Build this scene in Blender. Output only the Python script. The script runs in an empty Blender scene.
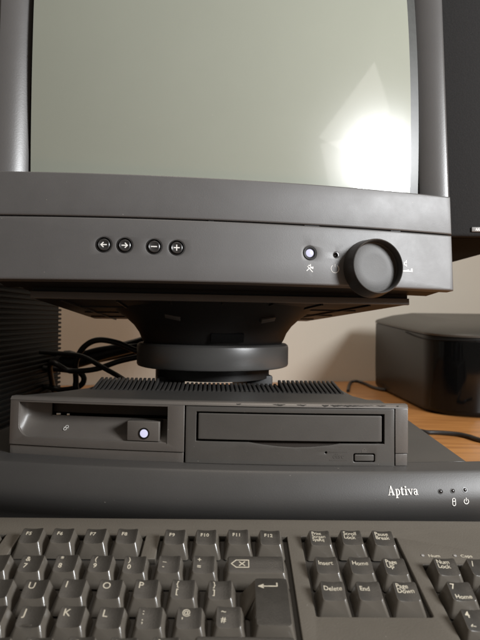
import bpy, bmesh, math, random
from mathutils import Vector, Matrix, Euler
random.seed(7)
R = math.radians
S = 0.001                       # every shape below is measured in millimetres
DESK = 168.0                    # camera height above the desk top
scene = bpy.context.scene
C = scene.collection

# ------------------------------------------------------------------ camera, world, light, exposure
cam_d = bpy.data.cameras.new('camera')
cam = bpy.data.objects.new('camera', cam_d)
C.objects.link(cam)
cam.location = (0, 0, DESK * S)
cam.matrix_world = Matrix.Translation((0, 0, DESK * S)) @ Matrix.Rotation(R(90), 4, 'X') @ Matrix.Rotation(R(0.7), 4, 'Z')
cam_d.sensor_fit = 'VERTICAL'
cam_d.sensor_height = 36.0
cam_d.sensor_width = 27.0
cam_d.lens = 540.0 / 640.0 * 36.0
cam_d.clip_start = 0.01
cam_d.clip_end = 50
cam_d.dof.use_dof = True
cam_d.dof.focus_distance = 0.405
cam_d.dof.aperture_fstop = cam_d.lens / 2.0
scene.camera = cam

world = bpy.data.worlds.new('World')
scene.world = world
world.use_nodes = True
bg = world.node_tree.nodes['Background']
bg.inputs['Color'].default_value = (1.0, 0.90, 0.78, 1)
bg.inputs['Strength'].default_value = 0.13

def area(name, loc, target, size, power, color, shape='DISK', size_y=None):
    d = bpy.data.lights.new(name, 'AREA')
    d.shape = shape
    d.size = size
    if size_y:
        d.size_y = size_y
    d.energy = power
    d.color = color
    o = bpy.data.objects.new(name, d)
    C.objects.link(o)
    o.location = loc
    v = Vector(target) - Vector(loc)
    o.rotation_euler = v.to_track_quat('-Z', 'Y').to_euler()
    return o

area('room_lamp', (0.806, -0.162, 0.545), (0.0, 0.42, 0.2), 0.30, 18.5, (0.96, 0.98, 1.0))
area('overhead_fill', (0.1, 0.35, 2.2), (0.1, 0.55, 0.1), 0.9, 16.0, (1.0, 0.88, 0.75))  # fill light added overhead to brighten the wall and upward faces
# unseen rectangular lights, added and shaped so the glass mirrors a pale slanted patch
def rect_light(name, A, B, e, L, power):
    A = Vector(A) + Vector((0, 0, DESK * S)); B = Vector(B) + Vector((0, 0, DESK * S))
    ab = B - A
    e = Vector(e); e = (e - e.project(ab)).normalized()
    d = bpy.data.lights.new(name, 'AREA'); d.shape = 'RECTANGLE'
    d.size = L; d.size_y = ab.length; d.energy = power; d.color = (1.0, 0.95, 0.91)
    o = bpy.data.objects.new(name, d); C.objects.link(o)
    y = ab.normalized(); z = e.cross(y)
    c = A + ab / 2 + e * L / 2
    if z.dot(Vector((0.1, 0.43, 0.3)) - c) > 0:      # an area light shines along its -z
        y = -y; z = -z
    m = Matrix((e, y, z)).transposed().to_4x4(); m.translation = c
    o.matrix_world = m
def patch_light():
    rect_light('patch_light', (1.144, -0.411, 1.073), (0.955, -0.795, 0.669), (0.81, -0.57, 0.16), 1.1, 3.8)
    rect_light('patch_light_lower', (0.966, -0.797, 0.632), (1.043, -0.808, 0.375), (0.78, 0.6, 0.2), 0.22, 0.35)  # added light that lengthens the mirrored patch down its left side
patch_light()

scene.view_settings.view_transform = 'Standard'
scene.view_settings.look = 'None'
scene.view_settings.exposure = 0.0
scene.view_settings.gamma = 1.0
scene.view_settings.use_curve_mapping = False
scene.render.engine = 'CYCLES'
scene.render.resolution_x = 768
scene.render.resolution_y = 1024

# ------------------------------------------------------------------ materials
def mat(name, col, rough=0.5, spec=0.5, bump=0.0, bscale=1400, var=0.0, vscale=60, dust=0.0, coat=0.0, crough=0.05, metal=0.0, emit=None, estr=0.0, rvar=0.0):
    m = bpy.data.materials.new(name)
    m.use_nodes = True
    nt = m.node_tree
    p = nt.nodes['Principled BSDF']
    p.inputs['Base Color'].default_value = (*col, 1)
    p.inputs['Roughness'].default_value = rough
    p.inputs['Specular IOR Level'].default_value = spec
    p.inputs['Metallic'].default_value = metal
    p.inputs['Coat Weight'].default_value = coat
    p.inputs['Coat Roughness'].default_value = crough
    if emit:
        p.inputs['Emission Color'].default_value = (*emit, 1)
        p.inputs['Emission Strength'].default_value = estr
    tc = nt.nodes.new('ShaderNodeTexCoord')
    def noise(sc, det=3, rgh=0.6):
        n = nt.nodes.new('ShaderNodeTexNoise')
        n.inputs['Scale'].default_value = sc
        n.inputs['Detail'].default_value = det
        n.inputs['Roughness'].default_value = rgh
        nt.links.new(tc.outputs['Object'], n.inputs['Vector'])
        return n
    last = None
    if var > 0:
        n = noise(vscale, 5, 0.65)
        mx = nt.nodes.new('ShaderNodeMix'); mx.data_type = 'RGBA'
        mx.inputs['A'].default_value = (*[c * (1 - var) for c in col], 1)
        mx.inputs['B'].default_value = (*[min(1, c * (1 + var)) for c in col], 1)
        nt.links.new(n.outputs['Fac'], mx.inputs['Factor'])
        last = mx.outputs['Result']
    if dust > 0:                                    # specks of pale dust and lint lying on the plastic
        n = noise(600, 2, 0.5)
        n2 = noise(45, 2, 0.5)
        ad = nt.nodes.new('ShaderNodeMath'); ad.operation = 'MULTIPLY_ADD'
        nt.links.new(n2.outputs['Fac'], ad.inputs[0]); ad.inputs[1].default_value = 0.18
        nt.links.new(n.outputs['Fac'], ad.inputs[2])
        rp = nt.nodes.new('ShaderNodeValToRGB')
        rp.color_ramp.elements[0].position = 0.865
        rp.color_ramp.elements[1].position = 0.91
        rp.color_ramp.elements[1].color = (dust, dust, dust, 1)
        nt.links.new(ad.outputs[0], rp.inputs['Fac'])
        mx = nt.nodes.new('ShaderNodeMix'); mx.data_type = 'RGBA'
        mx.inputs['A'].default_value = (*col, 1)
        if last: nt.links.new(last, mx.inputs['A'])
        mx.inputs['B'].default_value = (0.5, 0.46, 0.4, 1)
        nt.links.new(rp.outputs['Color'], mx.inputs['Factor'])
        last = mx.outputs['Result']
    if last:
        nt.links.new(last, p.inputs['Base Color'])
    if rvar > 0:
        n = noise(35, 4, 0.7)
        mr = nt.nodes.new('ShaderNodeMapRange')
        mr.inputs['To Min'].default_value = rough - rvar
        mr.inputs['To Max'].default_value = rough + rvar
        nt.links.new(n.outputs['Fac'], mr.inputs['Value'])
        nt.links.new(mr.outputs['Result'], p.inputs['Roughness'])
    if bump > 0:
        n = noise(bscale, 2, 0.5)
        b = nt.nodes.new('ShaderNodeBump')
        b.inputs['Strength'].default_value = bump
        b.inputs['Distance'].default_value = 0.0002
        nt.links.new(n.outputs['Fac'], b.inputs['Height'])
        nt.links.new(b.outputs['Normal'], p.inputs['Normal'])
    return m

M = {}
M['bezel'] = mat('charcoal_monitor_plastic', (0.082, 0.0775, 0.0745), 0.50, 0.7, 0.20, 1500, 0.16, 28, 0.5, rvar=0.08)
M['post'] = mat('smooth_monitor_plastic', (0.082, 0.0775, 0.0745), 0.34, 0.7, 0.15, 950, 0.08, 28, 0.4, rvar=0.04)
M['housing'] = mat('dark_housing_plastic', (0.008, 0.0075, 0.007), 0.5, 0.35, 0.2)
M['drive'] = mat('grey_drive_plastic', (0.105, 0.093, 0.082), 0.42, 0.7, 0.2, 1400, 0.14, 35, 0.5, rvar=0.06)
M['cdface'] = mat('cd_drive_plastic', (0.072, 0.066, 0.059), 0.42, 0.5, 0.18, 1400, 0.13, 50, 0.4, rvar=0.06)
M['lid'] = mat('console_lid_paint', (0.055, 0.051, 0.046), 0.45, 0.5, 0.25, 1200, 0.06, 40, 0.4)
M['band'] = mat('console_front_plastic', (0.052, 0.049, 0.046), 0.48, 0.5, 0.2, 1300, 0.10, 30, 0.6, rvar=0.05)
M['rib'] = mat('vent_plastic', (0.036, 0.033, 0.030), 0.45, 0.5, 0.1)
M['kdeck'] = mat('keyboard_case_plastic', (0.090, 0.079, 0.064), 0.5, 0.5, 0.6, 900, 0.12, 40, 0.5)
M['kwell'] = mat('keyboard_well_plastic', (0.028, 0.025, 0.021), 0.6, 0.4, 0.2)
M['kside'] = mat('keycap_side_lit', (0.092, 0.081, 0.067), 0.22, 0.5, 0.08, 900, 0.1, 80, 0.3, rvar=0.06)  # side colour lightened to stand for light falling on the fronts
M['ktop'] = mat('keycap_top_shaded', (0.027, 0.024, 0.020), 0.44, 0.5, 0.4, 1300, 0.40, 150, 0.5, rvar=0.14)  # textured top; colour darkened to stand for less light from above
M['legend'] = mat('key_legend_print', (0.43, 0.39, 0.31), 0.6, 0.3, var=0.45, vscale=420)
M['white'] = mat('white_print', (0.78, 0.76, 0.72), 0.5, 0.3)
M['greyprint'] = mat('pale_print', (0.55, 0.53, 0.50), 0.5, 0.3)
M['black'] = mat('black_plastic', (0.008, 0.0075, 0.0075), 0.5, 0.25)
M['button'] = mat('button_plastic', (0.028, 0.026, 0.025), 0.3, 0.5)
M['knob'] = mat('knob_plastic', (0.040, 0.038, 0.036), 0.36, 0.5, 0.06)
M['knobface'] = mat('knob_face_plastic', (0.060, 0.056, 0.052), 0.5, 0.4, 0.2, 1200, 0.3, 90)
M['flap'] = mat('floppy_flap_plastic', (0.030, 0.024, 0.020), 0.5, 0.3, 0.1)
M['hole'] = mat('dark_hole', (0.004, 0.004, 0.004), 0.8, 0.1)
M['lamp'] = mat('lit_indicator', (0.10, 0.10, 0.12), 0.3, 0.3, emit=(0.76, 0.75, 1.0), estr=0.86)
M['ledoff'] = mat('unlit_led_lens', (0.02, 0.016, 0.014), 0.16, 0.4)
M['ring'] = mat('swivel_ring_plastic', (0.060, 0.058, 0.055), 0.36, 0.7, 0.15, 1500, 0.05)
M['metal'] = mat('bright_metal', (0.75, 0.72, 0.66), 0.3, 0.5, metal=1.0)
M['cable'] = mat('black_cable_rubber', (0.018, 0.016, 0.015), 0.45, 0.5, 0.1)
M['cloth'] = mat('black_speaker_cloth', (0.012, 0.011, 0.0105), 0.85, 0.25, 0.9, 700, 0.5, 900, 0.12)
M['spk'] = mat('speaker_plastic', (0.003, 0.0028, 0.0026), 0.8, 0.1)
M['badge'] = mat('silver_badge', (0.30, 0.29, 0.28), 0.4, 0.5, metal=0.4)
M['tower'] = mat('dark_ribbed_plastic', (0.0042, 0.004, 0.0036), 0.65, 0.2, 0.1)
M['printer'] = mat('printer_grey_plastic', (0.008, 0.0076, 0.007), 0.35, 0.2, 0.05, 1000)
M['printtop'] = mat('printer_lid_plastic', (0.050, 0.046, 0.039), 0.42, 0.5, 0.25, 1000)
M['gloss'] = mat('printer_gloss_black', (0.006, 0.006, 0.006), 0.07, 0.6, rvar=0.02)
M['trayslot'] = mat('tray_line', (0.004, 0.004, 0.004), 0.6, 0.2)

# screen: grey-green phosphor seen through a smooth, slightly dusty glass front
def glass_mat():
    m = mat('crt_phosphor_glass', (0.272, 0.280, 0.230), 0.24, 0.3, coat=1.0, crough=0.05, var=0.06, vscale=9, dust=0.3)
    nt = m.node_tree
    p = nt.nodes['Principled BSDF']
    tc = nt.nodes.new('ShaderNodeTexCoord')
    mp = nt.nodes.new('ShaderNodeMapping'); mp.inputs['Scale'].default_value = (260, 1, 14); mp.inputs['Rotation'].default_value = (0, 0.35, 0)
    nt.links.new(tc.outputs['Object'], mp.inputs['Vector'])
    n = nt.nodes.new('ShaderNodeTexNoise'); n.inputs['Scale'].default_value = 1; n.inputs['Detail'].default_value = 4
    nt.links.new(mp.outputs['Vector'], n.inputs['Vector'])
    r = nt.nodes.new('ShaderNodeMapRange'); r.inputs['From Min'].default_value = 0.45; r.inputs['From Max'].default_value = 0.75
    r.inputs['To Min'].default_value = 0.03; r.inputs['To Max'].default_value = 0.075
    nt.links.new(n.outputs['Fac'], r.inputs['Value'])
    nt.links.new(r.outputs['Result'], p.inputs['Coat Roughness'])
    return m
M['glass'] = glass_mat()
M['mask'] = mat('screen_edge_mask', (0.055, 0.056, 0.052), 0.4, 0.4, coat=0.1, crough=0.2, var=0.3, vscale=200)
M['inner'] = mat('bezel_inner_wall', (0.020, 0.014, 0.011), 0.5, 0.3)

def wood_mat():
    m = bpy.data.materials.new('desk_wood_veneer')
    m.use_nodes = True
    nt = m.node_tree
    p = nt.nodes['Principled BSDF']
    tc = nt.nodes.new('ShaderNodeTexCoord')
    mp = nt.nodes.new('ShaderNodeMapping'); mp.inputs['Scale'].default_value = (2.2, 26, 1); mp.inputs['Rotation'].default_value = (0, 0, 0.12)
    nt.links.new(tc.outputs['Object'], mp.inputs['Vector'])
    n = nt.nodes.new('ShaderNodeTexNoise'); n.inputs['Scale'].default_value = 3.0; n.inputs['Detail'].default_value = 7; n.inputs['Distortion'].default_value = 0.6
    nt.links.new(mp.outputs['Vector'], n.inputs['Vector'])
    r = nt.nodes.new('ShaderNodeValToRGB')
    r.color_ramp.elements[0].position = 0.3; r.color_ramp.elements[0].color = (0.35, 0.145, 0.042, 1)
    r.color_ramp.elements[1].position = 0.72; r.color_ramp.elements[1].color = (0.58, 0.27, 0.085, 1)
    nt.links.new(n.outputs['Fac'], r.inputs['Fac'])
    nt.links.new(r.outputs['Color'], p.inputs['Base Color'])
    p.inputs['Roughness'].default_value = 0.38
    return m
M['wood'] = wood_mat()
M['woodedge'] = mat('desk_edge', (0.33, 0.14, 0.05), 0.5)
M['wall'] = mat('painted_wall', (0.66, 0.61, 0.52), 0.85, 0.2, 0.5, 260, 0.04, 6)

# ------------------------------------------------------------------ helpers
W = {}                                             # world matrix of every object made
def link(name, me, m, parent=None, X=None):
    """one mesh object whose shape stands in the frame X (a world matrix in metres)"""
    o = bpy.data.objects.new(name, me)
    C.objects.link(o)
    X = X if X is not None else Matrix.Identity(4)
    if m is not None:
        for mm in (m if isinstance(m, (list, tuple)) else [m]):
            me.materials.append(mm)
    if parent is not None:
        o.parent = parent
        o.matrix_basis = W[parent.name].inverted() @ X
    else:
        o.matrix_basis = X
    W[o.name] = X.copy()
    return o

def smooth(me, ang=32):
    for p in me.polygons:
        p.use_smooth = True
    me.set_sharp_from_angle(angle=R(ang))

def finish(bm, name, m, parent=None, X=None, ang=32):
    bmesh.ops.recalc_face_normals(bm, faces=bm.faces)
    bmesh.ops.scale(bm, vec=(S, S, S), verts=bm.verts)
    me = bpy.data.meshes.new(name)
    bm.to_mesh(me)
    bm.free()
    smooth(me, ang)
    return link(name, me, m, parent, X)

def thing(name, label, cat, X, group=None):
    o = bpy.data.objects.new(name, None)
    o.empty_display_size = 0.05
    C.objects.link(o)
    o.matrix_basis = X
    W[o.name] = X.copy()
    tag(o, label, cat, group)
    return o

def tag(o, label, cat, group=None):
    o['label'] = label
    o['category'] = cat
    if group:
        o['group'] = group

def frame(x, y, z, yaw=0.0, tilt=0.0):
    """world frame: x right, y away, z up from the desk; yaw turns left, tilt leans back (degrees)"""
    return Matrix.Translation((x * S, y * S, (z + DESK) * S)) @ Matrix.Rotation(R(yaw), 4, 'Z') @ Matrix.Rotation(R(-tilt), 4, 'X')

def box(bm, x0, x1, y0, y1, z0, z1, bev=0.0, seg=2):
    vs = [bm.verts.new((x, y, z)) for x in (x0, x1) for y in (y0, y1) for z in (z0, z1)]
    fs = [(0, 1, 3, 2), (4, 6, 7, 5), (0, 4, 5, 1), (2, 3, 7, 6), (0, 2, 6, 4), (1, 5, 7, 3)]
    faces = [bm.faces.new([vs[i] for i in f]) for f in fs]
    if bev > 0:
        es = list({e for f in faces for e in f.edges})
        bmesh.ops.bevel(bm, geom=es, offset=bev, segments=seg, profile=0.5, affect='EDGES')

def prism(bm, pts, z0, z1, bev=0.0, seg=2):
    """plan polygon (x, y) raised from z0 to z1"""
    a = [bm.verts.new((x, y, z0)) for x, y in pts]
    b = [bm.verts.new((x, y, z1)) for x, y in pts]
    n = len(pts)
    fs = [bm.faces.new(a[::-1]), bm.faces.new(b)]
    for i in range(n):
        fs.append(bm.faces.new((a[i], a[(i + 1) % n], b[(i + 1) % n], b[i])))
    if bev > 0:
        es = list(fs[1].edges)
        bmesh.ops.bevel(bm, geom=es, offset=bev, segments=seg, profile=0.5, affect='EDGES')

def sweep(bm, prof, xs, bow=lambda x: 0.0, close=True):
    """side profile (y, z) carried along x, pushed back by bow(x)"""
    rings = [[bm.verts.new((x, y + bow(x), z)) for y, z in prof] for x in xs]
    n = len(prof)
    for a, b in zip(rings, rings[1:]):
        for i in range(n if close else n - 1):
            bm.faces.new((a[i], a[(i + 1) % n], b[(i + 1) % n], b[i]))
    if close:
        bm.faces.new(rings[0])
        bm.faces.new(rings[-1][::-1])

def lathe(bm, prof, seg=48, mtx=None):
    """profile (r, z) turned about z"""
    n0 = len(bm.verts)
    rings = []
    for r, z in prof:
        if r < 1e-6:
            rings.append([bm.verts.new((0, 0, z))])
        else:
            rings.append([bm.verts.new((r * math.cos(2 * math.pi * i / seg), r * math.sin(2 * math.pi * i / seg), z)) for i in range(seg)])
    new = [v for rg in rings for v in rg]
    for a, b in zip(rings, rings[1:]):
        for i in range(seg):
            j = (i + 1) % seg
            if len(a) == 1 and len(b) == 1:
                continue
            if len(a) == 1:
                bm.faces.new((a[0], b[j], b[i]))
            elif len(b) == 1:
                bm.faces.new((a[i], a[j], b[0]))
            else:
                bm.faces.new((a[i], a[j], b[j], b[i]))
    if mtx is not None:
        bmesh.ops.transform(bm, matrix=mtx, verts=new)

def tube(bm, pts, r, seg=10, sub=6):
    """smooth round cord through 3-D points"""
    P = [Vector(p) for p in pts]
    path = []
    for i in range(len(P) - 1):
        p0 = P[max(0, i - 1)]; p1 = P[i]; p2 = P[i + 1]; p3 = P[min(len(P) - 1, i + 2)]
        for k in range(sub):
            t = k / sub
            path.append(0.5 * ((2 * p1) + (-p0 + p2) * t + (2 * p0 - 5 * p1 + 4 * p2 - p3) * t * t + (-p0 + 3 * p1 - 3 * p2 + p3) * t ** 3))
    path.append(P[-1])
    rings = []
    up = Vector((0.3, 0.2, 1)).normalized()
    for i, p in enumerate(path):
        d = (path[min(i + 1, len(path) - 1)] - path[max(i - 1, 0)]).normalized()
        u = d.cross(up)
        if u.length < 1e-3:
            u = d.cross(Vector((1, 0, 0)))
        u.normalize()
        v = u.cross(d)
        rings.append([bm.verts.new(p + r * (math.cos(2 * math.pi * k / seg) * u + math.sin(2 * math.pi * k / seg) * v)) for k in range(seg)])
    for a, b in zip(rings, rings[1:]):
        for k in range(seg):
            bm.faces.new((a[k], a[(k + 1) % seg], b[(k + 1) % seg], b[k]))
    bm.faces.new(rings[0][::-1]); bm.faces.new(rings[-1])

def curve_mesh(data):
    o = bpy.data.objects.new('tmp', data)
    C.objects.link(o)
    dg = bpy.context.evaluated_depsgraph_get()
    dg.update()
    me = bpy.data.meshes.new_from_object(o.evaluated_get(dg))
    bpy.data.objects.remove(o)
    bpy.data.curves.remove(data)
    return me

def rrect(x0, x1, z0, z1, r=0.0, n=5, rs=None):
    rs = rs or (r, r, r, r)                        # corner radii: bottom left, bottom right, top right, top left
    out = []
    for (cx, cz, a0), q in zip(((x0, z0, 180), (x1, z0, 270), (x1, z1, 0), (x0, z1, 90)), rs):
        ccx = cx + q if cx == x0 else cx - q
        ccz = cz + q if cz == z0 else cz - q
        if q < 1e-6:
            out.append((cx, cz)); continue
        for k in range(n + 1):
            a = R(a0 + 90.0 * k / n)
            out.append((ccx + q * math.cos(a), ccz + q * math.sin(a)))
    return out

def circle(cx, cz, r, n=32):
    return [(cx + r * math.cos(2 * math.pi * k / n), cz + r * math.sin(2 * math.pi * k / n)) for k in range(n)]

def panel_bm(outer, holes, depth, bev=0.6, bow=0.0, step=9.0, flat=False):
    """upright plate with its front at y = bow*x*x; outlines are (x, z); flat=True lays it down with its top at z = 0"""
    cu = bpy.data.curves.new('p', 'CURVE')
    cu.dimensions = '2D'
    cu.fill_mode = 'BOTH'
    cu.extrude = max(depth / 2 - bev, 0.0)
    cu.bevel_depth = bev
    cu.bevel_resolution = 2
    cu.offset = -bev
    for pl in [outer] + list(holes):
        sp = cu.splines.new('POLY')
        sp.points.add(len(pl) - 1)
        for q, (x, z) in zip(sp.points, pl):
            q.co = (x, z, 0, 1)
        sp.use_cyclic_u = True
    me = curve_mesh(cu)
    bm = bmesh.new()
    bm.from_mesh(me)
    bpy.data.meshes.remove(me)
    bmesh.ops.remove_doubles(bm, verts=bm.verts, dist=0.001)
    if bow:
        xs = [v.co.x for v in bm.verts]
        x = math.floor(min(xs) / step) * step
        while x < max(xs):
            bmesh.ops.bisect_plane(bm, geom=bm.verts[:] + bm.edges[:] + bm.faces[:], plane_co=(x, 0, 0), plane_no=(1, 0, 0), dist=0.01)
            x += step
    for v in bm.verts:
        x, z, d = v.co
        if flat:
            v.co = (x, z, d - depth / 2)
        else:
            v.co = (x, depth / 2 - d + bow * x * x, z)
    return bm

def text_bm(s, size, align='LEFT', spacing=1.0, lines=0.85, thick=0.05, bold=0.0):
    cu = bpy.data.curves.new('t', 'FONT')
    cu.body = s
    cu.size = size
    cu.align_x = align
    cu.space_character = spacing
    cu.space_line = lines
    cu.extrude = thick
    cu.offset = bold
    cu.resolution_u = 3
    me = curve_mesh(cu)
    bm = bmesh.new()
    bm.from_mesh(me)
    bpy.data.meshes.remove(me)
    return bm

def strokes(bm, lines, w, th=0.1):
    """flat line drawing in (x, z) standing just proud of y = 0"""
    for ln in lines:
        for (x0, z0), (x1, z1) in zip(ln, ln[1:]):
            d = Vector((x1 - x0, z1 - z0))
            if d.length < 1e-6:
                continue
            u = d.normalized(); n = Vector((-u.y, u.x)) * w / 2; e = u * w * 0.3
            q = [(x0 - e.x + n.x, z0 - e.y + n.y), (x0 - e.x - n.x, z0 - e.y - n.y), (x1 + e.x - n.x, z1 + e.y - n.y), (x1 + e.x + n.x, z1 + e.y + n.y)]
            a = [bm.verts.new((x, -th, z)) for x, z in q]
            b = [bm.verts.new((x, 0.0, z)) for x, z in q]
            bm.faces.new(a)
            for i in range(4):
                bm.faces.new((a[i], a[(i + 1) % 4], b[(i + 1) % 4], b[i]))
            th += 0.003

def arc(cx, cz, r, a0, a1, n=14):
    return [(cx + r * math.cos(R(a0 + (a1 - a0) * k / n)), cz + r * math.sin(R(a0 + (a1 - a0) * k / n))) for k in range(n + 1)]

def at(px, py, D):
    """point D millimetres away along the view line through photo pixel (px, py), millimetres from the camera"""
    c, s = math.cos(R(0.7)), math.sin(R(0.7))
    dx, dy = px - 240, py - 320
    return (D / 540 * (c * dx + s * dy), D, -D / 540 * (-s * dx + c * dy))

FACE_Y = Matrix.Rotation(R(90), 4, 'X')            # turns a z-axis lathe so that +z points at the viewer (-y)

# ------------------------------------------------------------------ setting: wall and desk
WY = R(13.0)
bm = bmesh.new()
wn = Vector((-math.sin(WY), math.cos(WY)))
wd = Vector((math.cos(WY), math.sin(WY)))
p0 = Vector((0.0, 1450.0))
q = [p0 - wd * 2200, p0 + wd * 2200, p0 + wd * 2200 + wn * 100, p0 - wd * 2200 + wn * 100]
prism(bm, [(v.x, v.y) for v in q], -900, 2000)
wall = finish(bm, 'wall', M['wall'], None, frame(0, 0, 0))
wall['kind'] = 'structure'

dk = thing('desk', 'orange-brown wood veneer desk top under the computer and printer', 'desk', frame(0, 700, -DESK))
bm = bmesh.new()
q0 = p0 - wd * 1400 - wn * 4; q1 = p0 + wd * 1400 - wn * 4
prism(bm, [(-1100, 90), (1100, 90), (q1.x, q1.y), (q0.x, q0.y)], -28, 0, 1.5)
finish(bm, 'desk_top', [M['wood']], dk, frame(0, 0, -DESK))

# ------------------------------------------------------------------ computer console
CY = -2.8
con = thing('desktop_computer', 'flat charcoal desktop computer with floppy and disc drive, under the monitor', 'computer', frame(-24, 520, -DESK, CY))
FC = frame(0, 384, 0, CY)                          # level console frame
FB = frame(0, 384, -80, CY, 3.0)                   # front face of the drive unit
KB = 1 / 1840.0
bowb = lambda x: (x + 27) ** 2 / 2200.0
xs = [-226 + i * (418.0 / 46) for i in range(47)]
# console body below the lid, then the lid itself
bm = bmesh.new()
prism(bm, [(-218, 34), (-120, 18), (0, 14), (100, 22), (164, 36), (164, 330), (-218, 330)], -DESK + 0.0, -106)
finish(bm, 'console_body', M['housing'], con, FC)
bm = bmesh.new()
lp = [(x, 7.2 + bowb(x)) for x in [-222 + i * 10 for i in range(40)] if x <= 168]
prism(bm, lp + [(169, 334), (-222, 334)], -106, -102.6, 0.9, 3)
finish(bm, 'console_lid', M['lid'], con, FC)
bm = bmesh.new()
prof = [(5.5, -102.4), (-12.6, -103.1), (-13.6, -103.3), (-14.4, -103.9), (-15.4, -105.0), (-18, -108.6), (-21.2, -114), (-23.4, -119), (-24.2, -123.5), (-23.6, -128), (-21.6, -132.5), (-18.6, -137), (-15, -142), (-12, -156), (5.5, -156)]
sweep(bm, prof, xs, bowb)
finish(bm, 'front_bezel', M['band'], con, FC, 40)

def band_y(z):
    for (y0, z0), (y1, z1) in zip(prof, prof[1:]):
        if z1 <= z <= z0 and z0 != z1:
            return y0 + (y1 - y0) * (z - z0) / (z1 - z0)
    return -20.0
def band_frame(x, z):
    y = band_y(z) + bowb(x)
    dy = (band_y(z + 2) - band_y(z - 2)) / 4.0
    return FC @ Matrix.Translation((x * S, y * S, z * S)) @ Matrix.Rotation(math.atan(2 * (x + 27) / 2200), 4, 'Z') @ Matrix.Rotation(-math.atan(dy), 4, 'X')

# 'Aptiva' in a condensed roman letter, each letter a small drawing
def poly_letters(bm, spec, th=0.12):
    for pl in spec:
        a = [bm.verts.new((x, -th, z)) for x, z in pl]
        b = [bm.verts.new((x, 0.0, z)) for x, z in pl]
        bm.faces.new(a)
        n = len(pl)
        for i in range(n):
            bm.faces.new((a[i], a[(i + 1) % n], b[(i + 1) % n], b[i]))
        th += 0.004
def ringpoly(cx, cz, rx, rz, tx, tz, a0=0, a1=360, n=18):
    out = []
    for k in range(n):
        t0 = R(a0 + (a1 - a0) * k / n); t1 = R(a0 + (a1 - a0) * (k + 1) / n)
        out.append([(cx + rx * math.cos(t0), cz + rz * math.sin(t0)), (cx + rx * math.cos(t1), cz + rz * math.sin(t1)),
                    (cx + (rx - tx) * math.cos(t1), cz + (rz - tz) * math.sin(t1)), (cx + (rx - tx) * math.cos(t0), cz + (rz - tz) * math.sin(t0))])
    return out
def aptiva():
    L = []
    R4 = lambda x0, x1, z0, z1: [(x0, z0), (x1, z0), (x1, z1), (x0, z1)]
    # A (cap height 10)
    L += [[(0.9, 0.3), (1.7, 0.3), (4.0, 9.0), (3.6, 9.9)], [(5.2, 0.3), (7.1, 0.3), (4.5, 10.2), (3.55, 9.9)], R4(2.0, 5.4, 3.0, 3.7), R4(-0.1, 2.6, 0, 0.5), R4(4.4, 8.0, 0, 0.5)]
    # p
    L += [R4(9.2, 10.7, -2.6, 6.4), [(8.4, 6.0), (9.2, 6.0), (9.2, 6.5), (8.4, 6.4)], R4(8.4, 11.6, -3.0, -2.5)]
    L += ringpoly(11.0, 3.3, 2.9, 3.4, 1.35, 0.6, -115, 115)
    # t
    L += [R4(15.3, 16.8, 0.6, 8.4), R4(14.4, 18.3, 6.0, 6.6), [(15.3, 0.9), (15.9, 0.0), (17.6, 0.0), (18.4, 0.9), (18.1, 1.2), (16.9, 0.8)]]
    # i
    L += [R4(19.8, 21.3, 0.3, 6.4), R4(19.0, 22.1, 0, 0.5), [(19.0, 6.0), (19.8, 6.0), (19.8, 6.5), (19.0, 6.4)], circle(20.5, 8.6, 0.95, 12)]
    # v
    L += [[(22.8, 6.1), (24.5, 6.1), (26.3, 1.6), (25.6, 0.0)], [(27.3, 6.1), (28.0, 6.1), (26.1, 0.0), (25.6, 0.0)], R4(22.2, 25.3, 6.0, 6.5), R4(26.5, 28.7, 6.0, 6.5)]
    # a
    L += [R4(32.0, 33.5, 0.5, 5.0), R4(33.4, 34.3, 0.0, 0.55)]
    L += ringpoly(31.3, 4.7, 2.2, 1.9, 1.0, 0.7, 0, 165, 10)
    L += ringpoly(31.4, 1.9, 2.3, 2.1, 1.3, 0.6, 60, 340, 14)
    return L
k_ap = 21.0 / 34.3
def scaled(L, k, ox=0, oz=0):
    return [[(x * k + ox, z * k + oz) for x, z in pl] for pl in L]
bm = bmesh.new()
poly_letters(bm, scaled(aptiva(), k_ap, -10.5, 0))
APT = (112.5, -117.0)
finish(bm, 'lettering', M['white'], con, band_frame(*APT) @ Matrix.Translation((0, -0.0002, 0)))
LEDS = [(138.6, -115.2), (147.3, -115.0), (156.0, -114.6)]
for i, (x, z) in enumerate(LEDS):
    bm = bmesh.new()
    lathe(bm, [(1.75, 0.0), (1.7, 0.25), (1.35, 0.25), (1.25, -0.1), (0.8, 0.5), (0.0, 0.75)], 24, FACE_Y)
    finish(bm, 'indicator_led', M['ledoff'], con, band_frame(x, z))
bm = bmesh.new()
strokes(bm, [arc(0, 1.4, 1.05, 0, 360), [(-1.05, 1.4), (-1.05, -1.3)], [(1.05, 1.4), (1.05, -1.3)], arc(0, -1.3, 1.05, 180, 360)], 0.45)
finish(bm, 'disk_symbol', M['white'], con, band_frame(147.4, -121.8) @ Matrix.Translation((0, -0.0002, 0)))
bm = bmesh.new()
strokes(bm, [arc(0, 0, 1.6, 125, 415, 20), [(0, 0.2), (0, 2.3)]], 0.5)
finish(bm, 'power_symbol', M['white'], con, band_frame(156.1, -121.6) @ Matrix.Translation((0, -0.0002, 0)))

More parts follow.
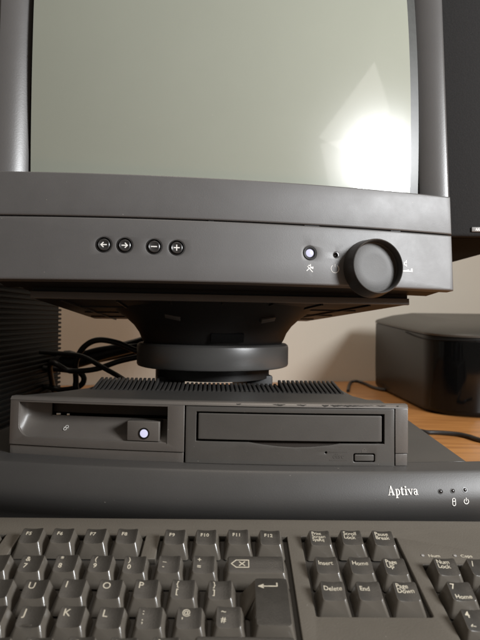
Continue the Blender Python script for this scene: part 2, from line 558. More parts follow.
# drive unit: body narrowing behind its front frame
bm = bmesh.new()
prism(bm, [(-171, 24.5), (-120, 16), (-60, 10), (0, 8), (60, 10), (116, 15), (102, 22), (88, 55), (84, 97), (84, 111), (-131.5, 111), (-132, 106), (-133, 74), (-148, 47)], -62.6, -60.2, 0.8)
finish(bm, 'drive_unit_top', M['lid'], con, FC)
bm = bmesh.new()
prism(bm, [(-147, 50), (87, 50), (84, 97), (84, 110.5), (-131, 110.5), (-132, 74)], -102.3, -62.7)
finish(bm, 'drive_unit_body', M['lid'], con, FC)
bm = panel_bm([(-174.5, 18.45), (-174.5, -15), (-39.2, -15), (-39.2, 18.45)], [rrect(-167, -51.5, -8.6, 16.9, rs=(9, 0.8, 0.6, 0.6))], 9.0, 0.4, KB)
finish(bm, 'front_frame', M['drive'], con, FB)
bm = panel_bm([(111.6, 18.45), (111.6, -13.4), (120.9, -13.4), (120.9, 18.45)], [], 9.0, 0.55, KB)
finish(bm, 'side_strip', M['drive'], con, FB)
bm = panel_bm([(-174.2, -15.3), (-174.2, -22.6), (-39.4, -22.6), (-39.4, -15.3)], [], 7.0, 0.4, KB)
for v in bm.verts: v.co.y += 1.0
finish(bm, 'lower_trim', M['drive'], con, FB)
bm = panel_bm([(111.9, -13.7), (111.9, -22.2), (120.4, -22.2), (120.4, -13.7)], [], 7.0, 0.4, KB)
for v in bm.verts: v.co.y += 0.9
finish(bm, 'lower_trim', M['drive'], con, FB)
bm = bmesh.new()
sweep(bm, [(-0.2, 18.5), (0.0, 19.0), (1.5, 20.8), (2.2, 21.1), (9, 21.2), (9, 18.5)], [-174.5 + i * 295.4 / 40 for i in range(41)], lambda x: KB * x * x)
finish(bm, 'top_edge', M['drive'], con, FB)
# bright worn paint along the top edge
bm = bmesh.new()
for x0, L_, h in ((-2, 3.5, 0.8), (24, 9, 1.0), (27, 4, 1.5), (41, 7, 0.9), (59, 5, 1.3), (65, 9, 1.5), (70, 26, 0.8), (74, 6, 1.3), (98, 7, 0.7), (112.5, 1.8, 1.2)):
    n = max(3, int(L_ / 0.9))
    top = []; bot = []
    for i in range(n + 1):
        x = x0 + L_ * i / n
        q = 0.5 + 0.5 * random.random()
        e = math.sin(math.pi * (i + 0.3) / (n + 0.6))
        zt = 20.2 + 0.3 * random.random(); zb = zt - h * q * e - 0.15
        y = lambda z: KB * x * x + (z - 19.0) * 0.833 - 0.10
        top.append((x, y(zt), zt)); bot.append((x, y(zb), zb))
    for i in range(n):
        bm.faces.new([bm.verts.new(p) for p in (top[i], top[i + 1], bot[i + 1], bot[i])])
bmesh.ops.solidify(bm, geom=bm.faces[:], thickness=0.04)
finish(bm, 'chipped_edge', M['lid'], con, FB)['kind'] = 'stuff'

# floppy drive set into the left of the frame
fl = bmesh.new()
xs_f = [-167.4 + 22 * (i / 10.0) for i in range(11)] + [-130, -115, -100, -85, -70, -51.2]
zs_f = [-9.2, -8.6, -7, -4.5, -2, 0.5, 3, 5.2, 6.4]
zs_s = [8.5, 11, 14, 17.2]
def dep(x):
    t = min(1.0, (x + 167.4) / 22.0)
    return (1 - (1 - t) ** 2.2) ** 0.5 if t < 1 else 1.0
def dz(z):
    t = max(0.0, min(1.0, (z + 9.2) / 15.6))
    return 0.4 + 13.0 * t ** 0.85
grid = []
for x in xs_f:
    zz = zs_f + (zs_s if x <= -145.3 else [])
    grid.append([fl.verts.new((x, KB * x * x + 0.8 + dep(x) * (dz(z) if z <= 6.4 else 13.4), z)) for z in zz])
for a_, b_ in zip(grid, grid[1:]):
    for i in range(min(len(a_), len(b_)) - 1):
        fl.faces.new((a_[i], b_[i], b_[i + 1], a_[i + 1]))
def quad(bm, *p):
    bm.faces.new([bm.verts.new(q) for q in p])
fy = lambda x, d: KB * x * x + d
quad(fl, (-167.6, fy(-167, 1), 17.25), (-51, fy(-51, 1), 17.25), (-51, 34, 17.25), (-167.6, 34, 17.25))
quad(fl, (-51.2, 1.0, -9.3), (-51.2, 1.0, 17.3), (-51.2, 30, 17.3), (-51.2, 30, -9.3))
finish(fl, 'floppy_drive', M['drive'], con, FB, 60)
xs_g = [-145.5 + 94.5 * i / 10 for i in range(11)]
bm = bmesh.new()
sweep(bm, [(18.0, 8.0), (17.2, 8.6), (17.2, 17.1), (19, 17.1), (19, 8.0)], xs_g, lambda x: KB * x * x)
flap = finish(bm, 'slot_flap', M['flap'], con, FB)
bm = bmesh.new()
sweep(bm, [(24, 6.0), (24, 17.1), (25, 17.1), (25, 6.0)], xs_g, lambda x: KB * x * x)
for x0 in (-145.5,):
    quad(bm, (x0, fy(x0, 13.6), 5.5), (x0, fy(x0, 25), 5.5), (x0, fy(x0, 25), 17.2), (x0, fy(x0, 13.6), 17.2))
quad(bm, (-145.5, fy(-145, 14.4), 6.2), (-51, fy(-51, 14.4), 6.2), (-51, fy(-51, 25), 6.0), (-145.5, fy(-145, 25), 6.0))
finish(bm, 'slot_cavity', M['hole'], con, FB)
bm = bmesh.new()
for x, w in ((-142.3, 3.4), (-133.6, 2.2)):
    box(bm, x, x + w, fy(x, 14.6), fy(x, 16.4), 6.3, 7.9, 0.2)
finish(bm, 'slot_contact', M['metal'], con, FB)
bm = bmesh.new()
box(bm, -81.4, -57.2, 1.6, 16, -8.2, 6.0, 0.7, 3)
for v in bm.verts: v.co.y += (-57 - v.co.x) * 0.085
eb = finish(bm, 'power_button', M['drive'], con, FB)
lf = FB @ Matrix.Translation((-68.5 * S, 2.55 * S, -2.6 * S)) @ Matrix.Rotation(R(-4.5), 4, 'Z')
bm = bmesh.new()
lathe(bm, [(4.1, -0.2), (4.1, 0.25), (3.1, 0.35), (2.9, 0.05)], 36, FACE_Y)
finish(bm, 'lamp_ring', M['black'], eb, lf)
bm = bmesh.new()
lathe(bm, [(2.95, 0.1), (2.5, 0.3), (0, 0.4)], 36, FACE_Y)
finish(bm, 'lamp_lens', M['lamp'], eb, lf)
bm = bmesh.new()
strokes(bm, [arc(0, 1.0, 1.15, 0, 360), arc(0, -1.0, 1.15, 0, 360), [(-1.6, -0.4), (1.6, 0.6)]], 0.5, 0.2)
rx = Matrix.Translation((-131.2 * S, (KB * 131.2 ** 2 + 0.8 + dz(-2.0) - 0.35) * S, -2.0 * S)) @ Matrix.Rotation(R(-8), 4, 'Z') @ Matrix.Rotation(R(-38), 4, 'X') @ Matrix.Rotation(R(28), 4, 'Y')
finish(bm, 'drive_symbol', M['greyprint'], con, FB @ rx)

# disc drive on the right
hole = [(-30.6, -6.9), (7.0, -6.9), (16, -8.2), (28, -9.4), (40, -9.9), (52, -9.4), (64, -8.2), (72, -6.9), (103.8, -6.9), (103.8, 14.1), (-30.6, 14.1)]
bm = panel_bm([(-38.2, -22.6), (111.1, -22.6), (111.1, 18.0), (-38.2, 18.0)], [hole, circle(62, -13.2, 0.75, 12), rrect(81.6, 97.0, -19.7, -13.6, 1.2)], 7.0, 0.5, KB)
for v in bm.verts: v.co.y += 0.5
cd = finish(bm, 'disc_drive', M['cdface'], con, FB)
bm = panel_bm(rrect(-29.2, 102.0, -5.5, 13.0, 0.8), [], 8.0, 0.7, KB)
for v in bm.verts: v.co.y += 0.3
finish(bm, 'tray_door', M['cdface'], cd, FB)
bm = bmesh.new()
sweep(bm, [(7.2, -24), (7.2, -11), (4.0, -10.4), (7.0, -6.2), (7.2, -5), (7.2, 19), (9, 19), (9, -24)], [-38 + i * 149.0 / 20 for i in range(21)], lambda x: KB * x * x)
finish(bm, 'drive_backing', M['black'], cd, FB)
bm = bmesh.new()
sweep(bm, [(1.4, -9.9), (5.2, -5.8), (5.9, -5.8), (5.2, -10.5)], [7 + i * 65.0 / 12 for i in range(13)], lambda x: KB * x * x)
finish(bm, 'finger_scoop', M['flap'], cd, FB)
bm = panel_bm(rrect(82.4, 96.2, -18.9, -14.4, 0.9), [], 6.0, 0.6, KB)
for v in bm.verts: v.co.y += 0.1
finish(bm, 'eject_button', M['cdface'], cd, FB)
bm = bmesh.new()
strokes(bm, [[(-1.6, -0.6), (0, 1.3), (1.6, -0.6), (-1.6, -0.6)], [(-1.6, -1.5), (1.6, -1.5)]], 0.4, 0.1)
finish(bm, 'eject_symbol', M['drive'], cd, FB @ Matrix.Translation((89.2 * S, (0.5 + KB * 89 ** 2) * S, -11.0 * S)) @ Matrix.Rotation(0.097, 4, 'Z'))
bm = bmesh.new()
strokes(bm, [[(-6.2, 2.9), (6.2, 2.9)], [(-6.2, -2.9), (6.2, -2.9)]], 0.3, 0.12)
tb = text_bm('disc', 5.0, 'CENTER', 1.05, 1, 0.08, 0.05)
for v in tb.verts: v.co = (v.co.x, -v.co.z - 0.05, v.co.y - 1.7)
tm = bpy.data.meshes.new('t'); tb.to_mesh(tm); tb.free(); bm.from_mesh(tm); bpy.data.meshes.remove(tm)
finish(bm, 'embossed_mark', M['cdface'], cd, FB @ Matrix.Translation((71.0 * S, (0.5 + KB * 71 ** 2) * S, -15.5 * S)) @ Matrix.Rotation(0.077, 4, 'Z'))

# fins of the vent behind the front edge, climbing towards the monitor stand
bm = bmesh.new()
x = -127.0
while x < 84.5:
    mid = -72 < x < 33
    h = 2.8 if mid else 6.2
    w, k_, y0, y1 = 1.25, -4.0, 67.0, 107.0
    v = [bm.verts.new(p) for p in ((x - w, y0, -60.4), (x + w, y0, -60.4), (x + w + k_, y1, -60.4), (x - w + k_, y1, -60.4),
                                   (x - w, y0 + 1, -59.3), (x + w, y0 + 1, -59.3), (x + w + k_, y1 - 1, -60 + h), (x - w + k_, y1 - 1, -60 + h))]
    for f in ((0, 3, 2, 1), (4, 5, 6, 7), (0, 1, 5, 4), (2, 3, 7, 6), (1, 2, 6, 5), (3, 0, 4, 7)):
        bm.faces.new([v[i] for i in f])
    es = [e for e in bm.edges if e.verts[0] in v[4:] and e.verts[1] in v[4:]]
    bmesh.ops.bevel(bm, geom=es, offset=0.6, segments=2, profile=0.5, affect='EDGES')
    x += 3.95
finish(bm, 'vent_fins', M['rib'], con, FC)
bm = bmesh.new()
for a, b, h in ((-130, -74.5, 3.4), (-74.5, 31, 1.2), (31, 82, 3.4)):
    prism(bm, [(a, 68), (b, 68), (b, 108), (a, 108)], -60.1, -59.7)
    v = [bm.verts.new(p) for p in ((a, 84, -59.9), (b, 84, -59.9), (b, 107, -59.9), (a, 107, -59.9), (a, 106.5, -60 + h), (b, 106.5, -60 + h))]
    for f in ((0, 1, 5, 4), (4, 5, 2, 3), (0, 4, 3), (1, 2, 5), (0, 3, 2, 1)):
        bm.faces.new([v[i] for i in f])
finish(bm, 'vent_floor', M['black'], con, FC)

# ------------------------------------------------------------------ monitor
MYAW, MTILT = 10.2, 5.0
FM = frame(0, 395, 80, MYAW, MTILT)                # face frame: x right, y into the monitor, z up; the face bows forward
KM = 1 / 2600.0
bowm = lambda x: KM * x * x
FS = frame(-27, 548, 0, MYAW)                      # axis of the swivel stand
mon = thing('monitor', 'charcoal tube monitor with blank grey-green screen on a round swivel stand', 'monitor', frame(-27, 548, -102.5, MYAW))
# bezel: bottom rail, posts that curl in towards the glass, top rail
bm = panel_bm([(-175.5, -7.7), (175.5, -7.7), (175.5, 23.5), (-175.5, 23.5)], [], 40, 1.2, KM)
for sg in (-1, 1):
    pr = [(175.5, 55), (175.5, 14.5), (175.1, 13.2), (174.2, 12.4)] + [(173.0 - 29.5 * math.sin(R(a)), 11.6 + 29.5 * (1 - math.cos(R(a)))) for a in range(0, 44, 3)] + [(152.7, 19.8), (152.6, 21.0), (152.6, 60), (165, 60)]
    pr = [(sg * x, y) for x, y in pr]
    a = [bm.verts.new((x, y, 23.3)) for x, y in pr]
    b = [bm.verts.new((x, y, 252)) for x, y in pr]
    n = len(pr)
    for i in range(n):
        bm.faces.new((a[i], a[(i + 1) % n], b[(i + 1) % n], b[i]))
    bm.faces.new(a); bm.faces.new(b[::-1])
tb = panel_bm([(-175.5, 250), (175.5, 250), (175.5, 280), (-175.5, 280)], [], 40, 1.2, KM)
tm = bpy.data.meshes.new('t'); tb.to_mesh(tm); tb.free(); bm.from_mesh(tm); bpy.data.meshes.remove(tm)
bz_ = finish(bm, 'bezel', [M['bezel'], M['post']], mon, FM, 30)
for p in bz_.data.polygons:
    if 0.0245 < p.center.z < 0.2495: p.material_index = 1
# inner wall of the opening
for sg in (-1, 1):
    bm = bmesh.new()
    x0, x1 = sorted((sg * 152.4, sg * 151.4))
    box(bm, x0, x1, 21, 52, 20, 254)
    finish(bm, 'opening_wall', M['inner'], mon, FM)
# glass
bm = bmesh.new()
RG, YC, ZC = 900.0, 0.5, 135.0
nx, nz = 40, 32
gx = [-151 + 302.0 * i / nx for i in range(nx + 1)]
gz = [19 + 233.0 * i / nz for i in range(nz + 1)]
def gy(x, z): return YC + RG - math.sqrt(RG * RG - x * x - (z - ZC) ** 2)
vv = [[bm.verts.new((x, gy(x, z), z)) for x in gx] for z in gz]
for j in range(nz):
    for i in range(nx):
        bm.faces.new((vv[j][i], vv[j][i + 1], vv[j + 1][i + 1], vv[j + 1][i]))
ret = bmesh.ops.extrude_face_region(bm, geom=bm.faces[:])
for g in ret['geom']:
    if isinstance(g, bmesh.types.BMVert): g.co.y += 6
scr = finish(bm, 'screen', [M['glass'], M['mask']], mon, FM, 60)
for p in scr.data.polygons:
    if p.center.x > 0.146 or p.center.x < -0.1495:
        p.material_index = 1

# lower control panel with its button wells
BT = [(-97.6, -28.0), (-83.2, -28.2), (-62.8, -28.6), (-46.8, -29.0)]
LED = (52.1, -29.4); PIN = (72.9, -30.0); KNOB = (101.0, -39.4)
pts = [(-175.5, -8.5), (-175.5, -53), (175.5, -53), (175.5, -8.5)]
for nxx in (82, -40):
    pass
outer = [(-175.5, -8.6), (-175.5, -53.0), (175.3, -53.6), (175.3, -8.6), (84, -8.6), (83.4, -9.4), (76.6, -9.4), (76, -8.6), (-18, -8.6), (-18.4, -9.2), (-22, -9.2), (-22.4, -8.6)]
outer = [(-175.5, -8.6), (-175.5, -53.0), (175.3, -53.6), (175.3, -8.6)]
bm = panel_bm(outer, [circle(x, z, 5.2) for x, z in BT] + [circle(*LED, 4.9), circle(*PIN, 1.7, 16)], 12, 1.3, KM)
cp = finish(bm, 'control_panel', M['bezel'], mon, FM, 30)
bm = bmesh.new()
sweep(bm, [(7, -52.2), (7, -10), (38, -10), (38, -53.2)], [-172 + i * 344.0 / 24 for i in range(25)], bowm)
finish(bm, 'panel_backing', M['black'], cp, FM)
for xa, xb in ((48.5, 60), (120, 128), (-24, -20)):
    bm = bmesh.new()
    box(bm, xa, xb, bowm(xa) + 1.1, bowm(xa) + 3, -9.4, -8.0)
    finish(bm, 'seam_clip', M['black'], cp, FM)

def onface(x, z, up=0.0):
    return FM @ Matrix.Translation((x * S, (bowm(x) - up) * S, z * S)) @ Matrix.Rotation(math.atan(2 * KM * x), 4, 'Z')
SYM = [[[(-1.9, 0), (1.9, 0)], [(-0.3, 1.6), (-1.9, 0), (-0.3, -1.6)]], [[(-1.9, 0), (1.9, 0)], [(0.3, 1.6), (1.9, 0), (0.3, -1.6)]], [[(-1.9, 0), (1.9, 0)]], [[(-1.9, 0), (1.9, 0)], [(0, -1.9), (0, 1.9)]]]
for (x, z), sy in zip(BT, SYM):
    bm = bmesh.new()
    lathe(bm, [(5.5, -0.8), (5.45, 0.18), (5.15, 0.22), (4.9, -1.8)], 36, FACE_Y)
    lathe(bm, [(4.45, -6), (4.45, -0.6), (4.1, 0.0), (3.6, 0.25), (2.8, -0.1), (0, -0.35)], 36, FACE_Y)
    b = finish(bm, 'adjust_button', M['button'], cp, onface(x, z))
    bm = bmesh.new()
    strokes(bm, sy, 0.75, 0.1)
    finish(bm, 'symbol', M['white'], b, onface(x, z, -0.12))
bm = bmesh.new()
lathe(bm, [(5.0, -1.5), (4.95, 0.15), (4.5, 0.2), (3.9, 0.0), (3.1, -0.2), (2.9, -1.4)], 36, FACE_Y)
pl = finish(bm, 'power_button', M['black'], cp, onface(*LED))
bm = bmesh.new()
lathe(bm, [(3.1, -1.6), (2.9, -0.1), (2.2, 0.2), (0, 0.4)], 36, FACE_Y)
finish(bm, 'lamp_lens', M['lamp'], pl, onface(*LED))
bm = bmesh.new()
lathe(bm, [(2.2, -0.3), (2.15, 0.12), (1.7, 0.15), (1.5, -2.0), (0.9, -2.2), (0, -1.2)], 24, FACE_Y)
finish(bm, 'indicator_hole', M['ledoff'], cp, onface(*PIN))
bm = bmesh.new()
strokes(bm, [[(-2.6, -1.9), (-0.7, 0.0), (1.9, -2.6)], [(-1.9, 1.4), (-0.7, 0.0)], [(-1.2, 2.2), (0.2, 2.0), (0.9, 0.5), (2.3, 1.1)], [(0.2, 2.0), (0.3, 3.0)], [(0.9, 0.5), (-0.7, 0.0)], [(2.3, 1.1), (2.2, -0.2), (0.9, 0.5)]], 0.6)
finish(bm, 'pin_symbol', M['white'], cp, onface(52.0, -41.0, 0.02))
bm = bmesh.new()
strokes(bm, [arc(0, 0, 3.1, 130, 410, 22), [(0, 1.4), (0, 3.6)]], 0.5)
finish(bm, 'standby_symbol', M['greyprint'], cp, onface(71.8, -40.6, 0.02))
bm = bmesh.new()
strokes(bm, [arc(-1.2, 3.0, 1.2, 40, 320, 12), [(-0.4, 3.9), (-0.4, 5.6)], [(-0.4, 2.1), (-0.4, 0.9)], [(-3.5, -2.9), (4.6, -2.9), (4.6, -0.9), (3.6, -1.2), (3.6, -2.7), (1.6, -2.7), (1.6, -1.9), (-3.5, -2.9)]], 0.7)
finish(bm, 'volume_symbol', M['white'], cp, onface(132.6, -37.0, 0.02))
# big round knob: a short drum with a dished face
bm = bmesh.new()
lathe(bm, [(22.4, -1), (22.4, 0.5), (20.9, 10.8), (20.8, 11.9), (20.5, 12.5), (20.15, 12.7), (19.8, 12.5), (19.6, 11.6), (19.3, 7.0), (18.9, 6.2), (18.2, 5.9)], 72, FACE_Y)
kn = finish(bm, 'knob', M['knob'], cp, onface(*KNOB))
bm = bmesh.new()
lathe(bm, [(19.0, 5.8), (18.2, 6.15), (10, 5.8), (0, 5.6)], 64, FACE_Y)
finish(bm, 'knob_face', M['knobface'], kn, onface(*KNOB))

# housing behind the bezel
bm = bmesh.new()
pa = [(-171, 36, -51), (171, 36, -51), (171, 36, 276), (-171, 36, 276)]
pm = [(-166, 130, -50), (166, 130, -50), (166, 130, 270), (-166, 130, 270)]
pb = [(-100, 360, -20), (100, 360, -20), (100, 360, 205), (-100, 360, 205)]
rg = [[bm.verts.new(p) for p in q] for q in (pa, pm, pb)]
for a, b in zip(rg, rg[1:]):
    for i in range(4):
        bm.faces.new((a[i], a[(i + 1) % 4], b[(i + 1) % 4], b[i]))
bm.faces.new(rg[0]); bm.faces.new(rg[-1][::-1])
bmesh.ops.bevel(bm, geom=bm.edges[:], offset=6, segments=3, profile=0.5, affect='EDGES')
finish(bm, 'rear_housing', M['housing'], mon, FM)
bm = bmesh.new()
pr = [(-153, 46), (153, 46), (140, 292), (-128, 292)]
prism(bm, pr, -61.5, -48)
for v in bm.verts:
    if v.co.z < -60: v.co.z += (v.co.y - 46) * 0.025
bmesh.ops.bevel(bm, geom=bm.edges[:], offset=0.8, segments=2, profile=0.5, affect='EDGES')
tray = finish(bm, 'base_tray', M['housing'], mon, FM)
bm = bmesh.new()
for i in range(-3, 4):
    xa, xb = i * 42 - 6, i * 34
    vs = [(xa - 0.8, 50), (xa + 0.8, 50), (xb + 0.8, 288), (xb - 0.8, 288)]
    prism(bm, vs, -63.0, -61.3)
for y in (110, 175, 240):
    prism(bm, [(-127, y), (132, y), (132, y + 1.6), (-127, y + 1.6)], -62.7, -61.2)
for v in bm.verts: v.co.z += (v.co.y - 46) * 0.025
finish(bm, 'underside_ribs', M['housing'], tray, FM)
bm = panel_bm([(-153.2, -61.8), (153.2, -61.8), (153.2, -56.4), (-153.2, -56.4)], [], 4, 0.5, 0)
for v in bm.verts: v.co.y += 43.5
finish(bm, 'tray_lip', M['bezel'], tray, FM)

# swivel stand: pedestal, ring and the bowl the monitor tilts in
bm = bmesh.new()
lathe(bm, [(0, -57.0), (57, -57.0), (57, -44), (0, -44)], 64)
finish(bm, 'pedestal', M['housing'], mon, FS)
for xa, xb in ((-56, -30), (30, 56)):
    bm = bmesh.new()
    box(bm, xa, xb, -28, 60, -102.5, -54.0, 2)
    finish(bm, 'stand_foot', M['housing'], mon, FS)
bm = bmesh.new()
lathe(bm, [(60, -46), (73, -46), (75.2, -45.2), (76, -43.5), (76, -27), (75.4, -24.8), (73.5, -23.2), (60, -22)], 96)
finish(bm, 'swivel_ring', M['ring'], mon, FS)
bm = bmesh.new()
lathe(bm, [(50, -24), (69, -23.5), (71.5, -19), (74, -13), (79, -6), (86, 0.5), (95, 7), (104, 12.5), (108, 15), (108, 22), (0, 22)], 96)
bowl = finish(bm, 'tilt_bowl', M['housing'], mon, FS)
for ang, zz, tw_ in ((-31, 2.0, 16), (26, 0.5, -14)):
    bm = bmesh.new()
    box(bm, -7, 7, -1.2, 2.5, -2.4, 2.4, 0.5)
    finish(bm, 'stop_tab', M['ring'], bowl, FS @ Matrix.Rotation(R(ang), 4, 'Z') @ Matrix.Translation((0, -87.6 * S, zz * S)) @ Matrix.Rotation(R(46), 4, 'X') @ Matrix.Rotation(R(tw_), 4, 'Y'))
bm = bmesh.new()
box(bm, -15, 15, -1.5, 3, -4.2, 4.2, 1.0)
finish(bm, 'bowl_slot', M['hole'], bowl, FS @ Matrix.Translation((3 * S, -73.2 * S, -16.0 * S)) @ Matrix.Rotation(R(20), 4, 'X'))

# ------------------------------------------------------------------ keyboard
KYAW, KTILT = 0.6, -12.4
FK = frame(-18.4, 321.6, -129.1, KYAW, KTILT)      # key-top plane; x along the rows, y up the slope
P = 19.05
U0 = 12.5
ROW = {'F': 0.0, 'N': -25.4, 'Q': -44.9, 'A': -64.2, 'Z': -83.3, 'S': -102.3}
kb = thing('keyboard', 'dark charcoal keyboard with worn pale key legends at the front of the desk', 'keyboard', frame(-22, 260, -DESK, KYAW))
ux = lambda u: (u - U0) * P
DK = -6.6
# sloping wedge under the keys, down to the desk
bm = bmesh.new()
def ndesk(v): return (-38.9 - 0.2147 * v) / 0.9767 + 0.05
sweep(bm, [(28.0, -10.2), (-121, -10.2), (-121, ndesk(-121)), (28.0, ndesk(28.0))], [ux(-0.75), ux(23.4)])
sweep(bm, [(28.2, -23.4), (70, -32.7), (70, ndesk(70)), (28.2, ndesk(28.2))], [ux(-0.75), ux(23.4)])  # unseen extension under the console bezel, added to block light through the gap
finish(bm, 'bottom_case', M['kwell'], kb, FK)
fw = lambda a, b, v0, v1: rrect(ux(a), ux(b), v0, v1, 1.2, 3)
main_well = [(ux(a), b) for a, b in ((-0.05, -112), (15.08, -112), (15.08, 10.4), (10.98, 10.4), (10.98, -12), (10.52, -12), (10.52, 10.4), (6.48, 10.4), (6.48, -12), (6.02, -12),
             (6.02, 10.4), (1.98, 10.4), (1.98, -12), (1.02, -12), (1.02, 10.4), (-0.05, 10.4))]
holes = [main_well, fw(15.53, 18.62, -55.4, 10.4), fw(19.03, 23.1, -112.0, -15.4)]
bm = panel_bm(rrect(ux(-0.8), ux(23.45), -122, 28.5, 2), holes, 3.8, 0.7, 0, flat=True)
for v in bm.verts: v.co.z += DK
finish(bm, 'top_case', M['kdeck'], kb, FK)

def dish(x, y, hw):
    t = min(1.0, abs(x) / hw)
    return -0.8 * (1 - t * t)
def top_z(x, y, hw, dishy=True):
    return -0.9 + y * 0.19 + (dish(x, y, hw) if dishy else 0.0)

def rect_key(w=1.0, dx0=0.0):
    """keycap w units wide about its own centre; y0..y1 is the top"""
    hb = w * P / 2 - 0.75
    ht = hb - 2.75
    bm = bmesh.new()
    yb0, yb1, yt0, yt1 = -9.0, 9.0, -4.4, 7.0
    zb = -9.6
    nx = 8
    cols = [-ht + 2 * ht * i / nx for i in range(nx + 1)]
    rows_ = [yt0, yt0 / 3, yt1 / 3, yt1]
    g = [[bm.verts.new((x, y, top_z(x, y, ht, w < 1.6))) for x in cols] for y in rows_]
    for j in range(3):
        for i in range(nx):
            bm.faces.new((g[j][i], g[j][i + 1], g[j + 1][i + 1], g[j + 1][i]))
    b = [bm.verts.new(p) for p in ((-hb, yb0, zb), (hb, yb0, zb), (hb, yb1, zb), (-hb, yb1, zb))]
    bm.faces.new([b[0], b[1]] + g[0][::-1])
    bm.faces.new([b[2], b[3]] + g[-1])
    bm.faces.new([b[3], b[0]] + [g[j][0] for j in range(4)])
    bm.faces.new([b[1], b[2]] + [g[j][-1] for j in range(3, -1, -1)])
    bm.faces.new(b[::-1])
    return bm, ht

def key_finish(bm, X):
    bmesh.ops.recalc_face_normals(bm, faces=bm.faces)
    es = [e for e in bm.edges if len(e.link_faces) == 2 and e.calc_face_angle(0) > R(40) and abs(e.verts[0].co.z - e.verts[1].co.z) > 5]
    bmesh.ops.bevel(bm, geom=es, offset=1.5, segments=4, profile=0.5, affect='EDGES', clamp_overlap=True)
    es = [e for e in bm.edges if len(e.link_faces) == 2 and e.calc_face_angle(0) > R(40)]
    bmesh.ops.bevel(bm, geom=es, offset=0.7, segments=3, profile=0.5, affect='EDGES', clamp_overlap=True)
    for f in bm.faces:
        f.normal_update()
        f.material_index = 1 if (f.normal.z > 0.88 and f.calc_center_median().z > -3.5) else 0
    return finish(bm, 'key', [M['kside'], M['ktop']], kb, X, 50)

def legend(k, X, s, x, y, size, hw, dishy=True, spacing=1.0, lines=0.8, bold=0.05):
    bm = text_bm(s, size, 'LEFT', spacing, lines, 0.03, bold)
    for v in bm.verts:
        px, py = v.co.x + x, v.co.y + y
        v.co = (px, py, top_z(px, py, hw, dishy) + v.co.z + 0.06)
    finish(bm, 'legend', M['legend'], k, X)

def key(u, row, w=1.0, leg=None, dv=0.0):
    jit = [random.uniform(-0.25, 0.25) for _ in range(4)]
    X = FK @ Matrix.Translation(((ux(u) + jit[0]) * S, (ROW[row] + dv + jit[1]) * S, jit[2] * S)) @ Matrix.Rotation(R(jit[3] * 3.0), 4, 'Z') @ Matrix.Rotation(R(random.uniform(-1.1, 1.1)), 4, 'X') @ Matrix.Rotation(R(random.uniform(-1.1, 1.1)), 4, 'Y')
    bm, ht = rect_key(w)
    if leg in ('J', 'F'):
        box(bm, -2.2, 2.2, -4.6, -3.9, -1.2, -0.75, 0.15)
    k = key_finish(bm, X)
    if not leg:
        return k
    dsh = w < 1.6
    if isinstance(leg, tuple):
        legend(k, X, leg[0], -ht + 2.2, 3.1, 4.1, ht, dsh)
        legend(k, X, leg[1], -ht + 2.2, -1.4, 4.1, ht, dsh)
    elif len(leg) == 1:
        legend(k, X, leg, -ht + 1.7, 1.7, 5.4, ht, dsh, bold=0.03)
    elif leg[0] == 'F' and leg[1:].isdigit():
        legend(k, X, leg, -ht + 2.4, 2.0, 3.4, ht, dsh, 1.05, bold=0.06)
    else:
        n = leg.count('\n')
        legend(k, X, leg, -ht + 1.2, 3.9 if n == 2 else (3.3 if n else 1.6), 3.7 if n < 2 else 3.1, ht, dsh, 0.96, 0.78, bold=0.03)
    return k

for i in range(4): key(2.5 + i, 'F', 1, 'F%d' % (i + 1))
for i in range(4): key(7.0 + i, 'F', 1, 'F%d' % (i + 5))
for i in range(4): key(11.5 + i, 'F', 1, 'F%d' % (i + 9))
for u, s in ((4.5, ('$', '4')), (5.5, ('%', '5')), (6.5, ('^', '6')), (7.5, ('&', '7')), (8.5, ('*', '8')), (9.5, ('(', '9')), (10.5, (')', '0')), (11.5, ('_', '-')), (12.5, ('+', '='))):
    key(u, 'N', 1, s)
for i, s in enumerate('RTYUIOP'): key(5.0 + i, 'Q', 1, s)
key(12.0, 'Q', 1, ('{', '[')); key(13.0, 'Q', 1, ('}', ']'))
for i, s in enumerate('FGHJKL'): key(5.25 + i, 'A', 1, s)
key(11.25, 'A', 1, (':', ';')); key(12.25, 'A', 1, ('@', "'")); key(13.25, 'A', 1, ('~', '#'))
for i, s in enumerate('BNM'): key(6.75 + i, 'Z', 1, s)
key(9.75, 'Z', 1, ('<', ',')); key(10.75, 'Z', 1, ('>', '.')); key(11.75, 'Z', 1, ('?', '/')); key(13.65, 'Z', 2.75)
# keys further along the rows, towards the front and the left
key(0.5, 'F', 1, 'Esc')
for i, s in enumerate((('\u00ac', '`'), ('!', '1'), ('"', '2'), ('\u00a3', '3'))): key(0.5 + i, 'N', 1, s)
key(0.75, 'Q', 1.5, 'Tab')
for i, s in enumerate('QWE'): key(2.0 + i, 'Q', 1, s)
key(0.875, 'A', 1.75, 'Caps')
for i, s in enumerate('ASD'): key(2.25 + i, 'A', 1, s)
key(0.625, 'Z', 1.25, None)
for i, s in enumerate('ZXCV'): key(2.75 + i, 'Z', 1, s)
key(1.75, 'Z', 1, ('|', '\\'))
key(0.75, 'S', 1.5, 'Ctrl'); key(3.25, 'S', 1.5, 'Alt'); key(7.5, 'S', 7.0); key(11.75, 'S', 1.5, 'Alt'); key(14.25, 'S', 1.5, 'Ctrl')
key(22.55, 'Q', 1, '+'); key(22.55, 'Z', 1, 'Enter'); key(20.05, 'S', 2.0, '0'); key(21.55, 'S', 1, '.')
